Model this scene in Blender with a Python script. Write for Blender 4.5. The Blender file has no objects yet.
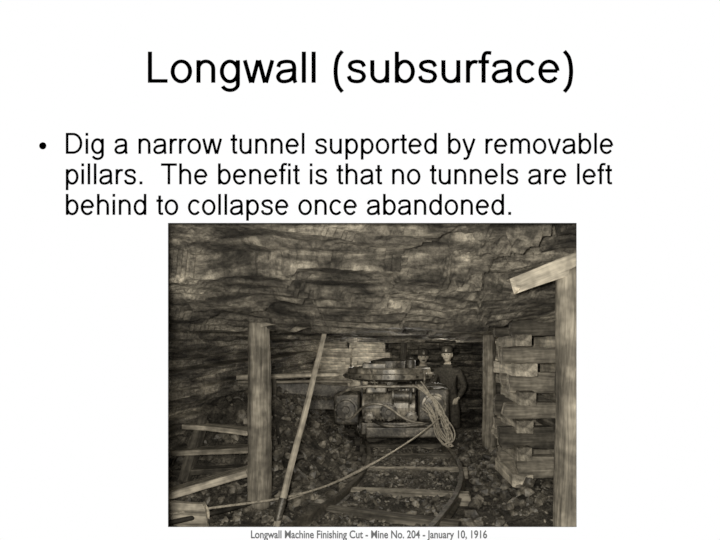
import bpy, bmesh, math, random
from mathutils import Vector, Matrix, noise
random.seed(7)
S = bpy.context.scene
COL = S.collection
S.view_settings.view_transform = 'Standard'
S.view_settings.look = 'None'
S.view_settings.exposure = 0
S.view_settings.gamma = 1

def lerp(a, b, t): return a + (b-a)*t
def sstep(a, b, t):
    t = max(0., min(1., (t-a)/(b-a))); return t*t*(3-2*t)
def interp(v, xs, ys):
    if v <= xs[0]: return ys[0]
    for i in range(len(xs)-1):
        if v <= xs[i+1]:
            return lerp(ys[i], ys[i+1], (v-xs[i])/(xs[i+1]-xs[i]))
    return ys[-1]
def nz(x, y, z=0.): return noise.noise(Vector((x, y, z)))
def fr(x, y, z=0., o=4): return noise.fractal(Vector((x, y, z)), 1.0, 2.0, o)

# ------------------------------------------------------------ materials
def nodes(name):
    m = bpy.data.materials.new(name); m.use_nodes = True
    nt = m.node_tree; b = nt.nodes['Principled BSDF']
    return m, nt, b
def noisy(name, stops, scale=(1, 1, 1), nscale=4., detail=8., rough=.85, bump=.4, bdist=.02, fine=None, metallic=0., spec=.3, dist=0., patch=None, plo=.45):
    m, nt, b = nodes(name)
    N = nt.nodes; L = nt.links
    tc = N.new('ShaderNodeTexCoord'); mp = N.new('ShaderNodeMapping')
    mp.inputs['Scale'].default_value = scale
    L.new(tc.outputs['Object'], mp.inputs[0])
    n = N.new('ShaderNodeTexNoise'); n.inputs['Scale'].default_value = nscale
    n.inputs['Detail'].default_value = detail; n.inputs['Roughness'].default_value = .68
    n.inputs['Distortion'].default_value = dist
    L.new(mp.outputs[0], n.inputs['Vector'])
    r = N.new('ShaderNodeValToRGB'); el = r.color_ramp.elements
    while len(el) < len(stops): el.new(.5)
    for e, (p, c) in zip(el, stops):
        e.position = p; e.color = (*c, 1)
    L.new(n.outputs['Fac'], r.inputs[0])
    out = r.outputs[0]
    hgt = n.outputs['Fac']
    def mul(out, sc, lo, hi, p0=.36, p1=.66, det=6):
        n2 = N.new('ShaderNodeTexNoise'); n2.inputs['Scale'].default_value = sc
        n2.inputs['Detail'].default_value = det; n2.inputs['Roughness'].default_value = .75
        L.new(tc.outputs['Object'], n2.inputs['Vector'])
        r2 = N.new('ShaderNodeValToRGB')
        r2.color_ramp.elements[0].position = p0; r2.color_ramp.elements[0].color = (lo, lo, lo, 1)
        r2.color_ramp.elements[1].position = p1; r2.color_ramp.elements[1].color = (hi, hi, hi, 1)
        L.new(n2.outputs['Fac'], r2.inputs[0])
        mx = N.new('ShaderNodeMix'); mx.data_type = 'RGBA'; mx.blend_type = 'MULTIPLY'
        mx.inputs[0].default_value = 1
        L.new(out, mx.inputs[6]); L.new(r2.outputs[0], mx.inputs[7])
        return mx.outputs[2], n2
    if patch: out, _ = mul(out, patch, plo, 1.25, .40, .60, 3)
    if fine:
        out, n2 = mul(out, fine, .35, 1.35)
        ad = N.new('ShaderNodeMath'); ad.operation = 'ADD'
        L.new(n.outputs['Fac'], ad.inputs[0]); L.new(n2.outputs['Fac'], ad.inputs[1]); hgt = ad.outputs[0]
    L.new(out, b.inputs['Base Color'])
    bp = N.new('ShaderNodeBump'); bp.inputs['Strength'].default_value = bump; bp.inputs['Distance'].default_value = bdist
    L.new(hgt, bp.inputs['Height']); L.new(bp.outputs[0], b.inputs['Normal'])
    b.inputs['Roughness'].default_value = rough; b.inputs['Metallic'].default_value = metallic
    b.inputs['Specular IOR Level'].default_value = spec
    return m
def sep(v, w=1.): return (min(1, v*1.08*w), v*.985, v*.80/w)
M_roof = noisy('slate_roof', [(.30, sep(.02)), (.43, sep(.13)), (.55, sep(.33)), (.70, sep(.70))],
               scale=(.6, 2.0, 3.), nscale=2.4, fine=22., bump=1., bdist=.035, dist=1.2, patch=1.3, plo=.32, rough=.6, spec=.5)
M_face = noisy('coal_face', [(.32, sep(.02)), (.45, sep(.15)), (.56, sep(.38)), (.68, sep(.75))],
               scale=(.8, .8, 6.), nscale=2.0, fine=30., bump=.9, bdist=.03, rough=.55, spec=.5, dist=.6, patch=1.1)
M_floor = noisy('mine_floor_dirt', [(.32, sep(.02)), (.48, sep(.09)), (.60, sep(.20)), (.74, sep(.42))],
                nscale=5., fine=45., bump=1., bdist=.03)
M_coal = noisy('coal_lump', [(.35, sep(.02)), (.5, sep(.11)), (.7, sep(.42))], nscale=9., bump=.6, rough=.45, spec=.6)
M_dark = noisy('shale_dark', [(.35, sep(.015)), (.5, sep(.07)), (.7, sep(.24))], nscale=4., fine=25., bump=.8, bdist=.03)
def wood(name, lo, mid, hi):
    return noisy(name, [(.30, sep(lo)), (.48, sep(mid)), (.66, sep(hi))], scale=(13, 13, .9), nscale=1.8, detail=10,
                 bump=.8, bdist=.012, rough=.8, dist=.3, patch=4., plo=.6)
M_wood = wood('timber_prop', .06, .26, .50)
M_woodL = wood('timber_light', .16, .48, .80)
M_woodD = wood('timber_dark', .03, .10, .22)
M_iron = noisy('machine_iron', [(.35, sep(.02)), (.52, sep(.14)), (.7, sep(.45))], nscale=6., fine=40., bump=.3, bdist=.01, rough=.45, metallic=.2, spec=.7)
M_ironL = noisy('worn_steel', [(.35, sep(.12)), (.55, sep(.36)), (.7, sep(.66))], nscale=8., bump=.2, bdist=.01, rough=.4, metallic=.1, spec=.6, patch=7.)
M_rail = noisy('rail_steel', [(.35, sep(.05)), (.55, sep(.14)), (.7, sep(.28))], nscale=12., bump=.3, bdist=.01, rough=.45, metallic=.3)
M_rope = noisy('rope', [(.35, sep(.20)), (.6, sep(.50))], nscale=40., bump=.5, bdist=.005)
M_cloth = noisy('wool_coat', [(.35, sep(.03)), (.65, sep(.11))], nscale=30., bump=.4, bdist=.01)
M_cloth2 = noisy('denim_trousers', [(.35, sep(.04)), (.65, sep(.13))], nscale=25., bump=.4, bdist=.01)
M_skin = noisy('face_skin', [(.3, sep(.46)), (.7, sep(.62))], nscale=12., bump=.1, rough=.6)
M_eye = noisy('eye_dark', [(.3, sep(.01)), (.7, sep(.02))], nscale=12., bump=0., rough=.3)
M_boot = noisy('boot_leather', [(.3, sep(.01)), (.7, sep(.05))], nscale=12., bump=.2, rough=.6)

# ------------------------------------------------------------ mesh helpers
def mk(name, verts, faces, mat=None, smooth=False, parent=None, loc=None):
    me = bpy.data.meshes.new(name); me.from_pydata([tuple(v) for v in verts], [], faces); me.update()
    ob = bpy.data.objects.new(name, me); COL.objects.link(ob)
    if mat: me.materials.append(mat)
    if smooth:
        for p in me.polygons: p.use_smooth = True
    if parent: ob.parent = parent
    if loc: ob.location = loc
    return ob
def empty(name, loc=(0, 0, 0)):
    e = bpy.data.objects.new(name, None); COL.objects.link(e); e.location = loc; e.empty_display_size = .1
    return e
def grid(name, us, vs, fn, mat, flip=False):
    V = [fn(u, v) for v in vs for u in us]; nu = len(us); F = []
    for j in range(len(vs)-1):
        for i in range(nu-1):
            a = j*nu+i; f = (a, a+1, a+1+nu, a+nu)
            F.append(f[::-1] if flip else f)
    return mk(name, V, F, mat)
def frange(a, b, s):
    n = int(round((b-a)/s)); return [a+(b-a)*i/n for i in range(n+1)]
def axis_matrix(p0, p1, roll=0.):
    d = (Vector(p1)-Vector(p0)); q = d.to_track_quat('Z', 'Y')
    return Matrix.Translation(p0) @ q.to_matrix().to_4x4() @ Matrix.Rotation(roll, 4, 'Z'), d.length
def log(name, p0, p1, r0, r1, mat, parent=None, sides=18, rough=.06, sq=0., seed=0., roll=0.):
    """hewn / round timber with taper, irregular outline, chamfered ends"""
    Mx, Ln = axis_matrix(p0, p1, roll)
    nseg = max(6, int(Ln/.05)); V = []; F = []
    for j in range(nseg+1):
        t = j/nseg; r = lerp(r0, r1, t)
        if j in (0, nseg): r *= .93
        for i in range(sides):
            a = 2*math.pi*i/sides
            rr = r
            if sq:
                s = 1/max(abs(math.cos(a)), abs(math.sin(a))); rr = r*lerp(1, min(s, 1.32), sq)
            rr *= 1+rough*1.6*nz(math.cos(a)*1.5+seed, math.sin(a)*1.5, t*Ln*1.2+seed)+rough*.7*nz(math.cos(a)*6, math.sin(a)*6+seed, t*Ln*5)
            V.append((rr*math.cos(a)+.012*nz(seed, t*Ln*1.5), rr*math.sin(a)+.012*nz(seed+9, t*Ln*1.5), t*Ln+(.02*nz(i*.7, seed) if j in (0, nseg) else 0)))
    for j in range(nseg):
        for i in range(sides):
            k = (i+1) % sides
            F.append((j*sides+i, j*sides+k, (j+1)*sides+k, (j+1)*sides+i))
    F.append(tuple(range(sides))[::-1]); F.append(tuple(nseg*sides+i for i in range(sides)))
    ob = mk(name, V, F, mat, False, parent); ob.matrix_world = Mx
    for p in ob.data.polygons: p.use_smooth = len(p.vertices) == 4
    return ob
def plank(name, p0, p1, w, t, mat, parent=None, roll=0., seed=0., end=.05, w1=None, warp=.3):
    """sawn board, slightly warped with ragged ends"""
    Mx, Ln = axis_matrix(p0, p1, roll); bm = bmesh.new()
    n = max(4, int(Ln/.08)); ring = []
    prof = [(-.5, -.5), (-.2, -.5), (.2, -.5), (.5, -.5), (.5, .5), (.2, .5), (-.2, .5), (-.5, .5)]
    for j in range(n+1):
        s = j/n; ww = lerp(w, w1 if w1 else w, s)
        ring.append([bm.verts.new((x*ww*(1+.1*nz(s*3, x*4, seed)), y*t*(1+.15*nz(s*4, x*4+5, seed))+warp*min(t, .05)*nz(s*Ln*1.4, seed),
                                   s*Ln+(end*nz(x*5, seed, j) if j in (0, n) else 0))) for x, y in prof])
    m = len(prof)
    for j in range(n):
        for i in range(m):
            k = (i+1) % m; bm.faces.new((ring[j][i], ring[j][k], ring[j+1][k], ring[j+1][i]))
    bm.faces.new(ring[0][::-1]); bm.faces.new(ring[-1])
    bmesh.ops.recalc_face_normals(bm, faces=bm.faces)
    me = bpy.data.meshes.new(name); bm.to_mesh(me); bm.free(); me.materials.append(mat)
    ob = bpy.data.objects.new(name, me); COL.objects.link(ob)
    if parent: ob.parent = parent
    ob.matrix_world = Mx
    bv = ob.modifiers.new('b', 'BEVEL'); bv.width = .006; bv.segments = 2; bv.limit_method = 'ANGLE'
    return ob
def box(name, lo, hi, mat, parent=None, bev=.015, rot=None):
    lo = Vector(lo); hi = Vector(hi); c = (lo+hi)/2; d = (hi-lo)/2
    V = [(sx*d.x, sy*d.y, sz*d.z) for sx in (-1, 1) for sy in (-1, 1) for sz in (-1, 1)]
    F = [(0, 1, 3, 2), (4, 6, 7, 5), (0, 4, 5, 1), (2, 3, 7, 6), (0, 2, 6, 4), (1, 5, 7, 3)]
    ob = mk(name, V, F, mat, parent=parent, loc=c)
    if rot: ob.rotation_euler = rot
    b = ob.modifiers.new('b', 'BEVEL'); b.width = bev; b.segments = 3
    return ob
def lathe(name, prof, p0, p1, mat, parent=None, sides=36):
    Mx, Ln = axis_matrix(p0, p1); V = []; F = []
    for r, t in prof:
        for i in range(sides):
            a = 2*math.pi*i/sides; V.append((r*math.cos(a), r*math.sin(a), t*Ln))
    for j in range(len(prof)-1):
        for i in range(sides):
            k = (i+1) % sides; F.append((j*sides+i, j*sides+k, (j+1)*sides+k, (j+1)*sides+i))
    F.append(tuple(range(sides))[::-1]); F.append(tuple((len(prof)-1)*sides+i for i in range(sides)))
    ob = mk(name, V, F, mat, False, parent); ob.matrix_world = Mx
    return ob
def tube(name, pts, r, mat, parent=None, cyclic=False):
    cu = bpy.data.curves.new(name, 'CURVE'); cu.dimensions = '3D'; cu.bevel_depth = r; cu.bevel_resolution = 3
    sp = cu.splines.new('NURBS'); sp.points.add(len(pts)-1)
    for p, q in zip(sp.points, pts): p.co = (*q, 1)
    sp.use_endpoint_u = True; sp.order_u = 4; sp.use_cyclic_u = cyclic; sp.resolution_u = 8
    cu.use_fill_caps = True
    cu.materials.append(mat)
    ob = bpy.data.objects.new(name, cu); COL.objects.link(ob)
    if parent: ob.parent = parent
    return ob

# ------------------------------------------------------------ mine shell
def cell(x, y, z=0.): return noise.cell(Vector((x, y, z)))
def roof_z(x, y):
    h = interp(y, [2.4, 2.9, 3.3, 3.8, 4.4, 6, 11], [2.14, 1.99, 1.84, 1.66, 1.57, 1.50, 1.44])
    near = 1-sstep(3.6, 5.8, y)
    amp = .25+.75*near
    h += .05*sstep(.5, 1.2, x)*near
    h -= .08*sstep(-.9, -1.9, x)*(.4+.6*near)
    h += nz(x*.6+3, y*1.2)*(.03+.10*near)+.06*nz(x*1.3, y*2.4, 4)*amp
    wx = x+.7*nz(x*.9, y*1.3, 3)+.14*nz(x*4, y*4, 9); wy = y+.38*nz(x*1.1, y*1.2, 6)+.08*nz(x*5, y*5, 2)
    h += (cell(wx*.70+.5, wy*1.7)-.5)*.12*amp
    h += (cell(wx*1.5, wy*3.7, 4)-.5)*.030*amp
    d = math.hypot((x-.62)/.34, (y-3.1)/.22)
    d += .6*nz(x*7, y*7, 2)
    if d < 1.2:
        h += .16*sstep(1.1, .8, d)+.08*abs(nz(x*14, y*14, 1))
    st = .05*(1+.3*nz(x*.3, 2.2))
    k = h/st+1.1*nz(x*.8, y*1.1, 5)+.35*nz(x*2.5, y*3, 7); f = k-math.floor(k)
    m = sstep(-.25, .25, nz(x*1.1, y*1.9, 11))
    h2 = h+(sstep(.80, 1., f)-f*.8)*st*lerp(.25, 1.05, m)
    return h2+.016*fr(x*3, y*7)+.005*nz(x*20, y*34)
def wall_x(y, z):
    x = interp(y, [2.4, 4.5, 5.5, 7, 9, 11], [-2.25, -2.12, -1.95, -1.6, -1.2, -1.0])
    zz = z-.05*y
    k = zz/.10+.7*nz(y*.35, z*.6, 7)+.25*nz(y*1.3, z)
    L = math.floor(k); f = k-L
    a = nz(L*13.37, 5.5, y*.45)*.17; b = nz((L+1)*13.37, 5.5, y*.45)*.17
    x += lerp(a, b, sstep(.82, 1, f))
    x += (cell(y*1.2+.4*nz(y*2, z*5), zz*6.)-.5)*.05
    x += .16*sstep(1.10, 1.40, z) - .10*sstep(.95, .55, z)
    return x+.04*fr(y*3, z*7)+.012*nz(y*14, z*30)
def rail_x(y):   # right rail
    return interp(y, [2.4, 3.0, 3.53, 4.13, 4.8, 5.57, 6.35, 7.2, 9.], [-.08, .16, .38, .565, .67, .66, .55, .36, .0])
def rx(y):
    return sum(rail_x(y+d) for d in (-.3, -.15, 0, .15, .3))/5
G = .95
def floor_z(x, y):
    xl = rx(y)-G
    h = .015*fr(x*4, y*4)+.008*fr(x*18, y*18)
    if xl < x < rx(y): h += .066+.040*fr(x*3, y*3, 2)
    e = max(0., (xl-.12-x))
    h += .62*sstep(0, 1.15, e)*sstep(4.5, 5.6, y)+.12*sstep(0, .5, e)*sstep(4., 4.6, y)+.10*e*fr(x*3, y*3, 5)*1.2
    e = max(0., x-rx(y)-.18)
    h += .12*sstep(0, .6, e)+.08*e*fr(x*4, y*4, 8)
    return h
grid('ceiling', frange(-2.7, 2.3, .022), frange(2.52, 9.9, .017), lambda x, y: (x, y, roof_z(x, y)), M_roof, True)
grid('wall_left', frange(2.52, 9.9, .025), frange(-.1, 2.3, .0125), lambda y, z: (wall_x(y, z), y, z), M_face)
grid('wall_right', frange(2.52, 9.9, .05), frange(-.1, 2.3, .025),
     lambda y, z: (1.98+.10*fr(y*2, z*4)+.05*nz(math.floor(z/.12)*7.1, y*.8), y, z), M_dark, True)
def back_y(x, z):
    L = math.floor(z/.11+.3*nz(x*1.2, 3)); wx = x+.2*nz(L*3.3, 1)
    return 8.9+.35*nz(x*.9, 2)+(cell(wx*3.2+L*.37, L*1.)-.5)*.30+.06*fr(x*5, z*9)
grid('wall_back', frange(-2.7, 2.3, .025), frange(-.1, 2.3, .02), lambda x, z: (x, back_y(x, z), z), M_face)
grid('floor', frange(-2.7, 2.3, .025), frange(2.4, 9.9, .025), lambda x, y: (x, y, floor_z(x, y)), M_floor)

def rubble(name, n, region, smin, smax, mat, seed):
    rnd = random.Random(seed); V = []; F = []
    bm0 = bmesh.new(); bmesh.ops.create_icosphere(bm0, subdivisions=1, radius=1)
    bv = [v.co.copy() for v in bm0.verts]; bf = [[v.index for v in f.verts] for f in bm0.faces]; bm0.free()
    for _ in range(n):
        x, y = region(rnd)
        s = lerp(smin, smax, rnd.random()**3)
        R = Matrix.Rotation(rnd.random()*6.3, 3, 'Z') @ Matrix.Rotation(rnd.random()*6.3, 3, 'X')
        sc = Vector((1, rnd.uniform(.6, 1), rnd.uniform(.4, .8)))*s
        z = floor_z(x, y)+s*.25; o = len(V); off = rnd.random()*50
        for v in bv:
            q = v*(1+.5*nz(v.x*1.3+off, v.y*1.3, v.z*1.3)); q = Vector((q.x*sc.x, q.y*sc.y, q.z*sc.z))
            q = R @ q; V.append((q.x+x, q.y+y, q.z+z))
        F += [[i+o for i in f] for f in bf]
    return mk(name, V, F, mat)
def reg_left(r):
    y = r.uniform(4.0, 8.2); return r.uniform(wall_x(y, .3)+.08, rx(y)-G-.12), y
def reg_right(r):
    y = r.uniform(3.3, 7.0); return r.uniform(rx(y)+.12, 1.8), y
def reg_mid(r):
    y = r.uniform(3.2, 6.0); return r.uniform(rx(y)-G+.05, rx(y)-.05), y
def reg_l2(r):
    y = r.uniform(3.2, 4.3); return r.uniform(-2.0, rx(y)-G-.1), y
rubble('coal_heap', 1300, reg_left, .010, .085, M_coal, 1)
rubble('rock_rubble', 1200, reg_right, .010, .07, M_coal, 2)
rubble('track_ballast', 1300, reg_mid, .008, .038, M_coal, 3)
rubble('coal_fragments', 450, reg_l2, .01, .05, M_coal, 4)

# ------------------------------------------------------------ rail track
track = empty('mine_rail_track')
def rail(name, off):
    prof = [(-.035, 0), (.035, 0), (.035, .008), (.008, .016), (.008, .05), (.02, .056), (.02, .078), (-.02, .078), (-.02, .056), (-.008, .05), (-.008, .016), (-.035, .008)]
    ys = frange(2.55, 8.2, .08); V = []; F = []; m = len(prof)
    for y in ys:
        dx = (rx(y+.02)-rx(y-.02))/.04; n = Vector((1, -dx)).normalized()
        for px, pz in prof: V.append((rx(y)+off+px*n.x, y+px*n.y, .055+pz))
    for j in range(len(ys)-1):
        for i in range(m):
            k = (i+1) % m; F.append((j*m+i, j*m+k, (j+1)*m+k, (j+1)*m+i))
    F.append(tuple(range(m))[::-1]); F.append(tuple((len(ys)-1)*m+i for i in range(m)))
    mk(name, V, F, M_rail, parent=track)
rail('rail_1', 0); rail('rail_2', -G)
for i, y in enumerate([3.0, 3.55, 4.12, 4.9, 5.55, 6.1, 6.7, 7.3]):
    dx = (rx(y+.1)-rx(y-.1))/.2; x1 = rx(y)+.08+.05*nz(i*3.3, 1); x0 = rx(y)-G-.08
    cx = (x0+x1)/2; tl = .3*nz(i*5.1, 4)
    plank('tie_%d' % (i+1), (x0, y-(x0-cx)*(dx*.9+tl), .022+.012*nz(i*9., 1)), (x1, y-(x1-cx)*(dx*.9+tl), .028), .15, .08,
          M_wood if i in (2, 3) else M_woodD, track, roll=math.pi/2, seed=i*2.)

# ------------------------------------------------------------ timber
def prop(name, x, y, r0, r1, mat, sq=0., lean=(0, 0), seed=0., top=None):
    e = empty(name)
    zt = (top or roof_z(x+lean[0], y+lean[1]))
    f = floor_z(x, y)-.02
    log('post', (x, y, f), (x+lean[0], y+lean[1], zt), r0, r1, mat, e, sq=sq, seed=seed, rough=.11)
    return e
e = prop('timber_prop', -1.12, 3.97, .090, .080, M_wood, sq=.6, seed=3., top=1.54)
plank('wedge', (-1.10, 3.90, 1.53), (-.98, 3.93, 1.56), .10, .035, M_wood, e, roll=math.pi/2, seed=2, end=.02)
prop('timber_prop', 1.17, 5.95, .085, .075, M_wood, sq=.3, seed=8.)
e = empty('timber_prop')
log('post', (1.12, 3.0, -.01), (1.13, 3.02, 1.80), .118, .105, M_wood, e, seed=14., rough=.14)
plank('cap_board', (.76, 2.97, 1.705), (1.50, 3.02, 1.985), .10, .07, M_woodL, e, roll=math.pi/2, seed=5., w1=.16, end=.15)

def build_crib(x0, x1, y0, y1, h, n, seed):
    parent = empty('timber_crib')
    z = floor_z((x0+x1)/2, y0)-.02; rnd = random.Random(seed); dz = (h-z)/n
    for i in range(n):
        zc = z+dz*(i+.5)
        for j in (0, 1):
            jt = rnd.uniform(-.04, .04); s = rnd.uniform(.82, 1.0)*dz; ov = .06; w = rnd.uniform(.13, .20)
            mt = rnd.choice([M_wood, M_wood, M_woodL, M_woodL, M_woodD]); sd = rnd.random()*50; e0 = rnd.uniform(-.09, .07)
            zt = rnd.uniform(-.012, .012)
            if i % 2:
                yy = (y0+.10 if j == 0 else y1-.07)+jt
                plank('crib_timber', (x0-ov+e0, yy, zc-zt), (x1+ov, yy+jt*.5, zc+zt), w, s, rnd.choice([M_wood, M_wood, M_woodD]), parent, roll=math.pi/2, seed=sd, end=.04)
            else:
                xx = (x0+.07 if j == 0 else x1-.07)+jt
                plank('crib_timber', (xx, y0-ov+e0, zc-zt), (xx+jt*.5, y1+ov, zc+zt), w, s, mt, parent, seed=sd, end=.04)
build_crib(1.09, 1.62, 4.25, 4.9, 1.56, 12, 21)
build_crib(1.42, 1.84, 6.4, 7.0, 1.47, 11, 9)

b = empty('board_pile')
plank('board_1', (-2.04, 4.70, .56), (-1.33, 4.45, .54), .16, .045, M_woodL, b, seed=1.)
plank('board_2', (-2.04, 4.55, .34), (-1.25, 4.35, .41), .20, .05, M_wood, b, seed=2.)
plank('board_3', (-2.04, 4.50, .16), (-1.15, 4.30, .24), .13, .05, M_woodD, b, seed=2.5)
plank('board_4', (-2.04, 4.02, .05), (-1.24, 4.12, .27), .22, .06, M_woodL, b, seed=3.)
plank('board_5', (-2.0, 3.62, .05), (-1.38, 3.55, .05), .24, .05, M_woodL, b, roll=math.pi/2, seed=4.)
plank('board_6', (-1.92, 4.36, .10), (-1.88, 4.72, .62), .09, .09, M_woodD, b, seed=4.5)
bar = empty('leaning_pole')
log('shaft', (-.86, 3.47, .02), (-.60, 4.2, roof_z(-.6, 4.2)-.03), .027, .020, M_woodL, bar, sides=14, rough=.05, seed=30.)
lathe('iron_shoe', [(.012, 0), (.028, .3), (.03, 1)], (-.862, 3.465, .01), (-.83, 3.555, .2), M_iron, bar)
lathe('iron_head', [(.026, 0), (.03, .3), (.03, .8), (.012, 1)], (-.61, 4.17, roof_z(-.6, 4.2)-.09), (-.60, 4.2, roof_z(-.6, 4.2)+.0), M_iron, bar)
hp = empty('horizontal_bar')
log('pole_1', (-1.80, 5.45, .99), (-.70, 5.9, 1.0), .030, .028, M_woodL, hp, sides=12, seed=40.)
log('pole_2', (-1.80, 5.5, .93), (-.55, 6.1, .90), .018, .018, M_wood, hp, sides=12, seed=44.)
log('stand', (-1.42, 5.62, floor_z(-1.42, 5.62)-.01), (-1.42, 5.62, 1.0), .03, .03, M_woodD, hp, sides=12, seed=47.)
gp = empty('packed_timbers')
rnd = random.Random(12)
for k in range(10):
    z = .70+.072*k; y = 8.05+.02*k
    for q in range(2):
        x = -1.05+.62*q+rnd.uniform(-.08, .08); L_ = rnd.uniform(.24, .31)
        plank('slab_%d_%d' % (k, q), (x-L_, y, z), (x+L_, y+.05, z+rnd.uniform(-.015, .015)), .06, .25, rnd.choice([M_wood, M_woodL, M_woodL]), gp, roll=0, seed=k*3.+q)
for k, x in enumerate((-.95, -.3, .12)):
    log('upright_%d' % k, (x, 8.35, floor_z(x, 8.35)), (x+.03, 8.35, roof_z(x, 8.35)), .06, .055, M_woodD, gp, seed=60.+k)

# ------------------------------------------------------------ longwall cutting machine
mc = empty('longwall_cutting_machine')
box('chassis', (-.42, 6.2, .20), (.62, 7.3, .34), M_iron, mc, .02)
box('front_bumper', (-.36, 6.10, .18), (.56, 6.2, .30), M_iron, mc, .02)
for i, (sx, y) in enumerate([(0, 6.45), (0, 7.2), (-1, 6.45), (-1, 7.2)]):
    x = rx(y)+sx*G
    lathe('wheel_%d' % i, [(.03, 0), (.05, .02), (.05, .25), (.10, .3), (.12, .32), (.12, .8), (.15, .82), (.15, 1)], (x+(.05 if sx == 0 else -.05), y, .255), (x+(-.05 if sx == 0 else .05), y, .255), M_iron, mc)
ribs = [(.05, 0), (.11, .01), (.15, .03), (.15, .09), (.165, .09), (.165, .13)]
t = .13
while t < .85:
    ribs += [(.15, t), (.15, t+.03), (.165, t+.03), (.165, t+.06)]; t += .06
ribs += [(.15, .88), (.15, .97), (.11, .99), (.05, 1)]
lathe('motor_drum', ribs, (-.42, 6.36, .50), (.22, 6.36, .50), M_ironL, mc)
lathe('motor_drum_rear', ribs, (-.42, 6.85, .52), (.22, 6.85, .52), M_iron, mc)
box('gearbox', (.24, 6.2, .34), (.60, 6.8, .72), M_iron, mc, .04)
box('gearbox_left', (-.74, 6.25, .30), (-.44, 6.75, .66), M_iron, mc, .04)
def cover(n, x, y, z, r):
    lathe(n, [(r, 0), (r, .3), (r*.85, .35), (r*.8, .7), (r*.35, .75), (r*.3, 1)], (x, y, z), (x, y-.09, z), M_ironL if n[-1] == 'a' else M_iron, mc)
    for k in range(8):
        a = k*math.pi/4
        lathe(n+'_bolt', [(.012, 0), (.012, 1)], (x+r*.92*math.cos(a), y-.02, z+r*.92*math.sin(a)), (x+r*.92*math.cos(a), y-.045, z+r*.92*math.sin(a)), M_ironL, mc, 6)
cover('gear_cover_a', .42, 6.2, .53, .14); cover('gear_cover_b', -.59, 6.25, .48, .13)
cover('drum_cover', -.1, 6.21, .46, .10)
cover('brake_cover_a', .16, 6.24, .40, .07)
cover('bearing_cover_a', -.32, 6.2, .40, .06)
box('controller', (-.36, 6.2, .66), (-.12, 6.5, .76), M_ironL, mc, .02)
box('resistance_box', (.0, 6.3, .66), (.22, 6.7, .76), M_iron, mc, .02)
for k in range(5): box('vent_%d' % k, (.02+k*.04, 6.285, .67), (.035+k*.04, 6.30, .75), M_ironL, mc, .003)
lathe('turntable_pan', [(.40, 0), (.50, .12), (.56, .2), (.56, .55), (.52, .6), (.52, .9), (.50, 1), (.46, .85), (.1, .8)], (-.10, 6.80, .78), (-.10, 6.80, .94), M_ironL, mc, 48)
for k in range(20):
    a = k*math.pi/10
    lathe('rim_bolt_%d' % k, [(.014, 0), (.014, 1)], (-.10+.55*math.cos(a), 6.8+.55*math.sin(a), .84), (-.10+.58*math.cos(a), 6.8+.58*math.sin(a), .84), M_iron, mc, 6)
lathe('turntable_hub', [(.14, 0), (.14, .5), (.24, .55), (.24, .9), (.08, 1)], (-.10, 6.80, .70), (-.10, 6.80, 1.05), M_iron, mc)
for k in range(6):
    a = k*math.pi/3+.3
    lathe('strut_%d' % k, [(.016, 0), (.016, 1)], (-.10+.33*math.cos(a), 6.8+.33*math.sin(a), .3), (-.10+.36*math.cos(a), 6.8+.36*math.sin(a), .82), M_iron, mc, 10)
lathe('grease_can', [(.06, 0), (.065, .1), (.065, .8), (.03, .9), (.03, 1)], (.16, 6.55, .91), (.16, 6.55, 1.06), M_iron, mc)
box('tool_tray', (-.42, 6.52, .92), (-.14, 6.75, .99), M_ironL, mc, .01)
tube('control_lever', [(-.25, 6.22, .7), (-.26, 6.12, .82), (-.30, 6.08, .95)], .012, M_ironL, mc)
tube('control_lever_2', [(.3, 6.25, .7), (.32, 6.15, .85), (.30, 6.12, .93)], .012, M_ironL, mc)
tube('wheel_shaft', [(.05, 6.14, .62), (.05, 6.2, .61), (.05, 6.35, .6)], .02, M_iron, mc)
lathe('haulage_drum', [(.09, 0), (.09, .1), (.06, .12), (.06, .88), (.09, .9), (.09, 1)], (-.06, 6.14, .64), (.16, 6.14, .64), M_iron, mc)
Mx0 = Vector((-.6, 6.7, .56)); Mx1 = Vector((-1.55, 6.35, .66))
plank('cutter_bar', Mx0, Mx1, .30, .06, M_iron, mc, roll=math.pi/2)
d = (Mx1-Mx0).normalized(); s = Vector((-d.y, d.x, 0)).normalized()
for k in range(16):
    p = Mx0.lerp(Mx1, k/15)
    for q in (-1, 1):
        c = p+s*.16*q
        lathe('pick_%d' % k, [(.02, 0), (.018, .4), (.006, 1)], c, c+s*.07*q+Vector((0, 0, .03*(-1)**k)), M_ironL, mc, 8)
        lathe('link_%d' % k, [(.022, 0), (.022, 1)], c-d*.03, c+d*.03, M_iron, mc, 8)
tube('pipe_1', [(-.7, 6.3, .62), (-.62, 6.12, .70), (-.4, 6.1, .76), (-.2, 6.15, .74), (.1, 6.12, .75), (.35, 6.15, .74), (.45, 6.3, .70)], .016, M_ironL, mc)
tube('pipe_2', [(.5, 6.2, .42), (.45, 6.05, .36), (.2, 6.02, .33), (-.1, 6.04, .30), (-.3, 6.1, .36), (-.38, 6.3, .45)], .016, M_iron, mc)
tube('pipe_3', [(-.5, 6.2, .40), (-.4, 6.08, .55), (-.2, 6.05, .58), (-.05, 6.1, .5), (.1, 6.08, .36), (.3, 6.1, .34)], .014, M_ironL, mc)
tube('pipe_4', [(.55, 6.3, .74), (.40, 6.12, .80), (.15, 6.15, .74), (-.1, 6.25, .70)], .016, M_iron, mc)
mc.scale = (1.12, 1., 1.15); mc.location = (.03, -.04, -.02)

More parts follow.
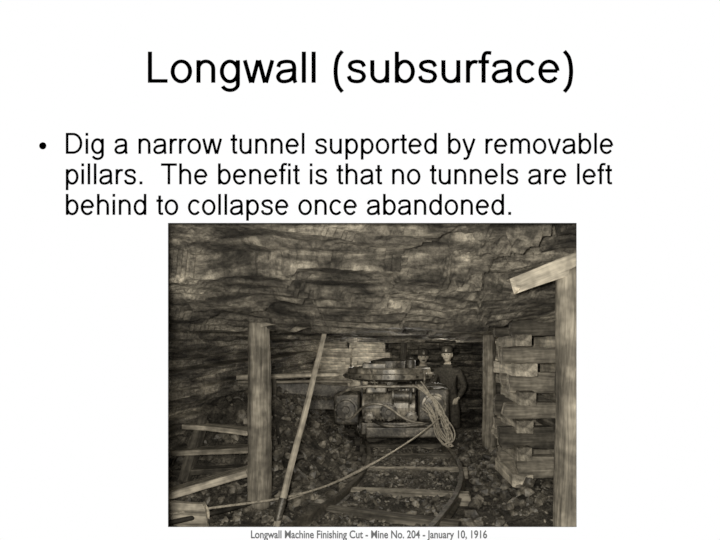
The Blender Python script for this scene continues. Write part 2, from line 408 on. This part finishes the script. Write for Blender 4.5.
# ------------------------------------------------------------ ropes / cable
rp = empty('haulage_rope')
rnd = random.Random(3)
for k in range(8):
    j = lambda a: rnd.uniform(-a, a)
    tube('loop_%d' % k, [(.26+j(.08), 5.95, .86+j(.05)), (.40+j(.05), 5.88, .78+j(.05)), (.54+j(.07), 5.82, .60+j(.05)), (.62+j(.08), 5.82, .42+j(.07)), (.70+j(.10), 5.78, .22+j(.08)), (.63+j(.10), 5.72, .13+j(.03)), (.54+j(.08), 5.78, .22+j(.06)), (.50+j(.07), 5.85, .38+j(.06)), (.46+j(.07), 5.9, .52+j(.07)), (.40+j(.1), 5.95, .62+j(.07))], .0085, M_rope, rp)
tube('taut_rope', [(.55, 5.82, .48), (.30, 5.45, .35), (.0, 5.05, .24), (-.30, 4.6, .15), (-.62, 4.2, .09), (-1.0, 3.85, .08), (-1.3, 3.68, .11), (-1.75, 3.45, .10)], .010, M_rope, rp)
tube('taut_rope_2', [(.52, 5.82, .44), (.22, 5.45, .28), (-.1, 5.05, .18), (-.36, 4.7, .12), (-.62, 4.3, .07), (-.9, 4.0, .05)], .007, M_rope, rp)
hs = empty('air_hose')
tube('hose', [(-1.25, 5.1, .5), (-1.2, 4.95, .32), (-1.1, 4.75, .20), (-1.0, 4.5, .12), (-.95, 4.2, .06), (-1.25, 3.75, .05), (-1.7, 3.35, .07)], .018, M_boot, hs)

# ------------------------------------------------------------ miners
def skin_mesh(name, joints, edges, mats, root, sub=2, parent=None, split=None):
    names = list(joints); idx = {n: i for i, n in enumerate(names)}
    me = bpy.data.meshes.new(name)
    me.from_pydata([joints[n][0] for n in names], [(idx[a], idx[b]) for a, b in edges], [])
    ob = bpy.data.objects.new(name, me); COL.objects.link(ob)
    m = ob.modifiers.new('skin', 'SKIN'); m.use_smooth_shade = True; m.branch_smoothing = .6
    sv = me.skin_vertices[0].data
    for n in names:
        r = joints[n][1]; sv[idx[n]].radius = (r, r) if not isinstance(r, tuple) else r
        sv[idx[n]].use_root = (n == root)
    s = ob.modifiers.new('sub', 'SUBSURF'); s.levels = sub; s.render_levels = sub
    bpy.context.view_layer.update()
    dg = bpy.context.evaluated_depsgraph_get()
    me2 = bpy.data.meshes.new_from_object(ob.evaluated_get(dg)); me2.name = name
    ob.modifiers.clear(); ob.data = me2
    me2.materials.clear()
    for q in mats: me2.materials.append(q)
    for p in me2.polygons:
        p.use_smooth = True
        p.material_index = split(p.center) if split else 0
    ob.parent = parent
    return ob
def chain(J, E, base, pts, rs, tag):
    prev = base
    for i, (p, r) in enumerate(zip(pts, rs)):
        n = '%s%d' % (tag, i); J[n] = (tuple(p), r); E.append((prev, n)); prev = n
def hand(name, wrist, fwd, palm_n, side, parent):
    f = Vector(fwd).normalized(); n = Vector(palm_n); n = (n-f*n.dot(f)).normalized(); sd = f.cross(n)*side
    w = Vector(wrist)
    J = {'w': (tuple(w-f*.02), .026), 'p': (tuple(w+f*.045), (.030, .020))}; E = [('w', 'p')]
    for k, (o, ln) in enumerate([(.030, .072), (.010, .080), (-.010, .074), (-.029, .058)]):
        b0 = w+f*.085+sd*o
        pts = [b0, b0+f*ln*.4+n*.006, b0+f*ln*.7+n*.022, b0+f*ln*.88+n*.042]
        chain(J, E, 'p', pts, [.0105, .0095, .0085, .007], 'f%d' % k)
    t0 = w+f*.03+sd*.034
    chain(J, E, 'p', [t0, t0+f*.03+sd*.020+n*.01, t0+f*.055+sd*.022+n*.022], [.012, .010, .008], 't')
    return skin_mesh(name, J, E, [M_skin], 'p', 1, parent)
def head(center, yaw, pitch, parent, capstyle, beard):
    bm = bmesh.new()
    bmesh.ops.create_uvsphere(bm, u_segments=40, v_segments=32, radius=1)
    for v in bm.verts:
        x, y, z = v.co
        r = Vector((x*.076, y*.096, z*.118))
        if z < 0:
            r.x *= 1-.28*(-z)**1.3; r.y *= 1-.15*(-z)
            if y < 0: r.y -= .012*(-z)*(1-abs(x))
        if y < 0:
            r.y += .010*math.exp(-((z-.12)/.12)**2)*math.exp(-((abs(x)-.4)/.18)**2)
            r.y -= .010*math.exp(-((z-.32)/.08)**2)*math.exp(-(x/.6)**2)
            r.y -= .026*math.exp(-((z+.12)/.13)**2)*math.exp(-(x/.15)**2)
            r.y -= .012*math.exp(-((z-.08)/.14)**2)*math.exp(-(x/.11)**2)
            r.y -= .008*math.exp(-((z+.42)/.05)**2)*math.exp(-(x/.3)**2)
            r.y += .007*math.exp(-((z+.48)/.025)**2)*math.exp(-(x/.3)**2)
            r.y -= .010*math.exp(-((z+.80)/.12)**2)*math.exp(-(x/.35)**2)
        v.co = r
    for f in bm.faces:
        c = f.calc_center_median()
        f.material_index = 1 if (c.z > .045 and c.y > -.02) or (c.y > .03 and c.z > -.05) else 0
    def blob(c, s, mi):
        g = bmesh.ops.create_uvsphere(bm, u_segments=14, v_segments=10, radius=1)['verts']
        fs = set()
        for v in g:
            v.co = Vector((c[0]+v.co.x*s[0], c[1]+v.co.y*s[1], c[2]+v.co.z*s[2])); fs.update(v.link_faces)
        for f in fs: f.material_index = mi
    for q in (-1, 1):
        blob((.030*q, -.080, .014), (.012, .009, .007), 2)
        blob((.030*q, -.090, .034), (.019, .006, .005), 1)
        blob((.077*q, .005, -.002), (.010, .020, .032), 0)
    blob((0, -.094, -.054), (.024, .005, .004), 2)
    if beard: blob((0, -.097, -.040), (.030, .010, .008), 1)
    me = bpy.data.meshes.new('head'); bm.to_mesh(me); bm.free()
    for m in (M_skin, M_boot, M_eye): me.materials.append(m)
    for p in me.polygons: p.use_smooth = True
    ob = bpy.data.objects.new('head', me); COL.objects.link(ob); ob.parent = parent
    Mh = Matrix.Translation(center) @ Matrix.Rotation(yaw, 4, 'Z') @ Matrix.Rotation(pitch, 4, 'X')
    ob.matrix_world = Mh
    V = []; F = []; n = 32
    prof = [(1.06, .045), (1.10, .06), (1.16, .085), (1.12, .115), (.85, .138), (.4, .148), (.02, .15)]
    for r, z in prof:
        for i in range(n):
            a = 2*math.pi*i/n; V.append((.076*r*math.cos(a), .096*r*math.sin(a)+.004, z))
    for j in range(len(prof)-1):
        for i in range(n):
            k = (i+1) % n; F.append((j*n+i, j*n+k, (j+1)*n+k, (j+1)*n+i))
    o = len(V)
    for r, dz in ((1.02, .050), (1.40, .038), (1.40, .032), (1.02, .042)):
        for i in range(13):
            a = math.pi*(1.15+.7*i/12); V.append((.076*r*math.cos(a)*.95, .096*r*math.sin(a)+.004, dz))
    for j in range(3):
        for i in range(12): F.append((o+j*13+i, o+j*13+i+1, o+(j+1)*13+i+1, o+(j+1)*13+i))
    c = mk('cap', V, F, M_cloth if capstyle else M_cloth2, True, parent); c.matrix_world = Mh
    l = lathe('cap_lamp', [(.018, 0), (.020, .2), (.020, .6), (.010, .7), (.008, 1)], (0, 0, 0), (0, 0, .06), M_ironL, parent, 14)
    l.matrix_world = Mh @ Matrix.Translation((0, -.12, .06))
def miner(x, y, mir, yaw, hyaw, beard, coat):
    e = empty('miner'); m = mir; gz = floor_z(x, y)
    J = {'pel': ((0, 0, .52), (.145, .11)), 'sp': ((0, -.01, .68), (.14, .105)), 'ch': ((0, -.03, .86), (.165, .115)), 'nb': ((0, -.035, .99), (.085, .075)),
         'nt': ((0, -.045, 1.07), .055),
         'sr': ((.17, -.03, .94), .072), 'er': ((.25, -.06, .68), .052), 'wr': ((.17, -.27, .60), .036),
         'sl': ((-.17, -.03, .94), .072), 'el': ((-.26, -.02, .68), .052), 'wl': ((-.21, -.20, .53), .036),
         'hr': ((.10, -.01, .47), .105), 'kr': ((.14, -.42, .46), .072), 'ar': ((.14, -.38, .11), .048), 'tr': ((.15, -.50, .05), .045),
         'hl': ((-.10, .0, .45), .105), 'kl': ((-.13, -.05, .075), .070), 'al': ((-.13, .36, .075), .048), 'tl': ((-.13, .44, .045), .042)}
    J = {k: ((p[0]*m, p[1], p[2]), r) for k, (p, r) in J.items()}
    E = [('pel', 'sp'), ('sp', 'ch'), ('ch', 'nb'), ('nb', 'nt'), ('ch', 'sr'), ('sr', 'er'), ('er', 'wr'), ('ch', 'sl'), ('sl', 'el'), ('el', 'wl'),
         ('pel', 'hr'), ('hr', 'kr'), ('kr', 'ar'), ('ar', 'tr'), ('pel', 'hl'), ('hl', 'kl'), ('kl', 'al'), ('al', 'tl')]
    def split(c):
        if c.z > 1.02: return 2
        if c.z < .13 and (c.y < -.33 or c.y > .3): return 3
        return 0 if c.z > .56 or (abs(c.x) > .16 and c.z > .5) else 1
    skin_mesh('body', J, E, [coat, M_cloth2, M_skin, M_boot], 'pel', 2, e, split)
    hand('hand_right', J['wr'][0], (-.15*m, -.9, -.25), (0, -.1, -1), -m, e)
    hand('hand_left', J['wl'][0], (.25*m, -.8, -.3), (0, -.2, -1), m, e)
    bpy.context.view_layer.update()
    head((0, -.06, 1.17), hyaw, .08, e, coat is M_cloth, beard)
    e.location = (x, y, gz); e.rotation_euler = (0, 0, yaw)
    return e
miner(.47, 7.95, 1, -.10, .1, True, M_cloth)
miner(.82, 7.40, -1, -.35, .1, False, M_cloth)

# ------------------------------------------------------------ presentation slide (720 x 540 pt board)
PT = 3.75/720; X0 = -2.057; Z0 = 3.123; YS = 2.5
def sl(px, pz): return (X0+px*PT, Z0-pz*PT)
M_slide = bpy.data.materials.new('slide_white'); M_slide.use_nodes = True
nt = M_slide.node_tree; bs = nt.nodes['Principled BSDF']
bs.inputs['Base Color'].default_value = (0, 0, 0, 1); bs.inputs['Specular IOR Level'].default_value = 0
bs.inputs['Emission Color'].default_value = (1, 1, 1, 1); bs.inputs['Emission Strength'].default_value = 1.0
M_back, nt, bs = nodes('slide_backing'); bs.inputs['Base Color'].default_value = (.03, .03, .03, 1)
M_ink, nt, bs = nodes('ink_black'); bs.inputs['Base Color'].default_value = (0, 0, 0, 1); bs.inputs['Specular IOR Level'].default_value = 0
M_cap, nt, bs = nodes('ink_grey'); bs.inputs['Base Color'].default_value = (0, 0, 0, 1); bs.inputs['Specular IOR Level'].default_value = 0
bs.inputs['Emission Color'].default_value = (.16, .16, .16, 1); bs.inputs['Emission Strength'].default_value = 1
slide = empty('presentation_slide')
ox0, oz1 = sl(168, 223); ox1, oz0 = sl(576.5, 527)
ax0, ax1, az0, az1 = -2.8, 2.45, .0, 3.8
V = []
for y in (YS, YS+.004):
    V += [(ax0, y, az0), (ax1, y, az0), (ax1, y, az1), (ax0, y, az1), (ox0, y, oz0), (ox1, y, oz0), (ox1, y, oz1), (ox0, y, oz1)]
F = []
for i in range(4):
    k = (i+1) % 4
    F.append((i, k, 4+k, 4+i)); F.append((8+i, 12+i, 12+k, 8+k))
    F.append((4+i, 4+k, 12+k, 12+i)); F.append((k, i, 8+i, 8+k))
bd = mk('slide_board', V, F, M_slide, parent=slide); bd.data.materials.append(M_back)
for p in bd.data.polygons:
    p.material_index = 0 if all(bd.data.vertices[i].co.y < YS+.002 for i in p.vertices) else 1
def arc(cx, cy, rx_, ry_, a0, a1, n=18):
    return [(cx+rx_*math.cos(math.radians(a0+(a1-a0)*i/n)), cy+ry_*math.sin(math.radians(a0+(a1-a0)*i/n))) for i in range(n+1)]
def cat(P, n=6):
    Q = [P[0]]+list(P)+[P[-1]]; out = []
    for i in range(1, len(Q)-2):
        p0, p1, p2, p3 = Q[i-1:i+3]
        for k in range(n):
            t = k/n
            out.append(tuple(.5*((2*p1[c])+(-p0[c]+p2[c])*t+(2*p0[c]-5*p1[c]+4*p2[c]-p3[c])*t*t+(-p0[c]+3*p1[c]-3*p2[c]+p3[c])*t**3) for c in (0, 1)))
    return out+[P[-1]]
bowlR = arc(.290, .26, .182, .233, 0, 360, 32); bowlL = arc(.266, .26, .182, .233, 0, 360, 32)
par = cat([(.262, .728), (.150, .56), (.108, .26), (.150, -.04), (.262, -.21)])
GL = {
 'o': (556, [arc(.278, .26, .198, .233, 0, 360, 36)]),
 'n': (556, [[(.110, 0), (.110, .519)], arc(.278, .32, .168, .173, 180, 0)+[(.446, 0)]]),
 'h': (556, [[(.110, 0), (.110, .716)], arc(.278, .32, .168, .173, 180, 0)+[(.446, 0)]]),
 'm': (833, [[(.110, 0), (.110, .519)], arc(.264, .335, .154, .158, 180, 0)+[(.418, 0)], arc(.572, .335, .154, .158, 180, 0)+[(.726, 0)]]),
 'r': (333, [[(.110, 0), (.110, .519)], arc(.262, .28, .152, .205, 180, 65)]),
 'u': (556, [[(.108, .519)]+arc(.276, .20, .168, .173, 180, 360), [(.446, 0), (.446, .519)]]),
 'b': (556, [[(.108, 0), (.108, .716)], bowlR]), 'p': (556, [[(.108, -.199), (.108, .519)], bowlR]),
 'd': (556, [[(.448, 0), (.448, .716)], bowlL]),
 'g': (556, [[(.448, .519)]+arc(.270, -.03, .178, .142, 0, -160), bowlL]),
 'a': (556, [cat([(.085, .36), (.13, .455), (.27, .49), (.40, .465), (.445, .37), (.445, .20), (.450, .08), (.480, 0)]),
             cat([(.445, .30), (.30, .275), (.16, .245), (.082, .15), (.12, .055), (.22, .028), (.35, .06), (.43, .15), (.445, .24)])]),
 'e': (556, [[(.085, .272), (.470, .272)], arc(.278, .26, .195, .233, 3, 325, 30)]),
 'c': (500, [arc(.272, .26, .192, .233, 38, 322, 28)]),
 's': (500, [cat([(.425, .37), (.37, .465), (.25, .49), (.13, .455), (.10, .375), (.16, .305), (.26, .272), (.37, .235), (.418, .15), (.37, .055), (.25, .028), (.12, .060), (.072, .155)])]),
 't': (278, [cat([(.135, .66), (.135, .45), (.135, .12), (.155, .050), (.205, .038), (.262, .042)]), [(.018, .483), (.258, .483)]]),
 'f': (278, [cat([(.130, 0), (.130, .35), (.130, .58), (.165, .672), (.225, .690), (.305, .682)]), [(.012, .483), (.255, .483)]]),
 'i': (222, [[(.110, 0), (.110, .519)], [(.110, .616), (.110, .716)]]), 'l': (222, [[(.110, 0), (.110, .716)]]),
 'v': (500, [[(.054, .519), (.238, 0)], [(.262, 0), (.446, .519)]]),
 'w': (722, [[(.048, .519), (.192, 0)], [(.216, 0), (.350, .519)], [(.372, .519), (.506, 0)], [(.530, 0), (.674, .519)]]),
 'y': (500, [[(.054, .519), (.250, .0)], cat([(.448, .519), (.250, -.02), (.205, -.125), (.150, -.165), (.060, -.158)])]),
 'L': (556, [[(.122, 0), (.122, .716)], [(.078, .042), (.522, .042)]]),
 'D': (722, [[(.126, 0), (.126, .716)], [(.082, .674)]+arc(.335, .358, .288, .316, 90, -90, 24)+[(.082, .042)]]),
 'T': (611, [[(.305, 0), (.305, .716)], [(.02, .674), (.590, .674)]]),
 '(': (333, [par]), ')': (333, [[(.333-x, y) for x, y in par]]),
 '.': (278, [[(.139, 0), (.139, .1)]]), ' ': (278, [])}
def text(name, body, x0, x1, base, size, mat):
    V = []; F = []; pen = 0.
    for ch in body:
        adv, strokes = GL[ch]
        for st in strokes:
            hw = .0475 if ch != '.' else .052
            n = len(st); o = len(V)
            closed = math.dist(st[0], st[-1]) < 1e-6
            for i in range(n):
                a = st[i-1] if i else (st[-2] if closed else st[0])
                c = st[i+1] if i < n-1 else (st[1] if closed else st[-1])
                dx, dy = c[0]-a[0], c[1]-a[1]; L_ = math.hypot(dx, dy) or 1
                nx, ny = -dy/L_, dx/L_
                w_ = hw*(1-.12*abs(ny))
                V.append((pen+st[i][0]+nx*w_, st[i][1]+ny*w_)); V.append((pen+st[i][0]-nx*w_, st[i][1]-ny*w_))
            for i in range(n-1): F.append((o+2*i, o+2*i+1, o+2*i+3, o+2*i+2))
        pen += adv/1000
    a = min(v[0] for v in V); b_ = max(v[0] for v in V); ux, uz = sl(x0, base); sx = (x1-x0)*PT/(b_-a)
    return mk(name, [(ux+(x-a)*sx, YS-.002, uz+y*size*PT) for x, y in V], F, mat, parent=slide)
text('title_text', 'Longwall (subsurface)', 148, 573, 83, 43.5, M_ink)
text('body_line_1', 'Dig a narrow tunnel supported by removable', 66, 613, 154, 29.3, M_ink)
text('body_line_2', 'pillars.  The benefit is that no tunnels are left', 66, 612, 184.5, 29.3, M_ink)
text('body_line_3', 'behind to collapse once abandoned.', 66, 511, 215, 29.3, M_ink)
cu = bpy.data.curves.new('t', 'FONT'); cu.body = 'Longwall Machine Finishing Cut - Mine No. 204 - January 10, 1916'; cu.size = 1; cu.offset = .022
o = bpy.data.objects.new('t', cu); COL.objects.link(o); bpy.context.view_layer.update()
me = bpy.data.meshes.new_from_object(o.evaluated_get(bpy.context.evaluated_depsgraph_get())); bpy.data.objects.remove(o)
a = min(v.co.x for v in me.vertices); b_ = max(v.co.x for v in me.vertices)
ux, uz = sl(251, 538); s_ = (487-251)*PT/(b_-a)
for v in me.vertices: v.co = Vector((ux+(v.co.x-a)*s_, YS-.002, uz+v.co.y*11*PT))
me.materials.clear(); me.materials.append(M_cap)
ob = bpy.data.objects.new('caption_text', me); COL.objects.link(ob); ob.parent = slide
bx, bz = sl(43, 146)
mk('bullet_dot', [(bx+3.6*PT*math.cos(i*math.pi/16), YS-.002, bz+3.6*PT*math.sin(i*math.pi/16)) for i in range(32)], [tuple(range(32))], M_ink, parent=slide)

# ------------------------------------------------------------ light
def light(name, kind, loc, e, size=.1, rot=None, col=(1, .95, .86)):
    l = bpy.data.lights.new(name, kind); l.energy = e; l.color = col
    if kind == 'POINT': l.shadow_soft_size = size
    o = bpy.data.objects.new(name, l); COL.objects.link(o); o.location = loc
    if rot: o.rotation_euler = rot
light('camera_flash', 'POINT', (-.10, .0, 1.38), 400, .08)
light('machine_fill', 'POINT', (.05, 5.0, 1.0), 13, .10)  # added fill with no visible source, brightens the cutting machine
light('miner_fill', 'POINT', (.68, 6.75, 1.22), 5, .05)  # added fill floating before the two miners, not one of their cap lamps
light('packing_fill', 'POINT', (-.55, 7.55, 1.15), 6, .05)  # extra unseen fill, added to lift the packed timbers at the back
w = bpy.data.worlds.new('world'); S.world = w; w.use_nodes = True
w.node_tree.nodes['Background'].inputs[0].default_value = (.95, .88, .76, 1)
w.node_tree.nodes['Background'].inputs[1].default_value = .2

# ------------------------------------------------------------ camera
cd = bpy.data.cameras.new('camera'); co = bpy.data.objects.new('camera', cd); COL.objects.link(co)
co.location = (0, 0, 1.3); co.rotation_euler = (math.pi/2, 0, 0)
cd.sensor_width = 36; cd.lens = 24; cd.shift_x = -35/720; cd.shift_y = 80/720; cd.clip_start = .05
S.camera = co
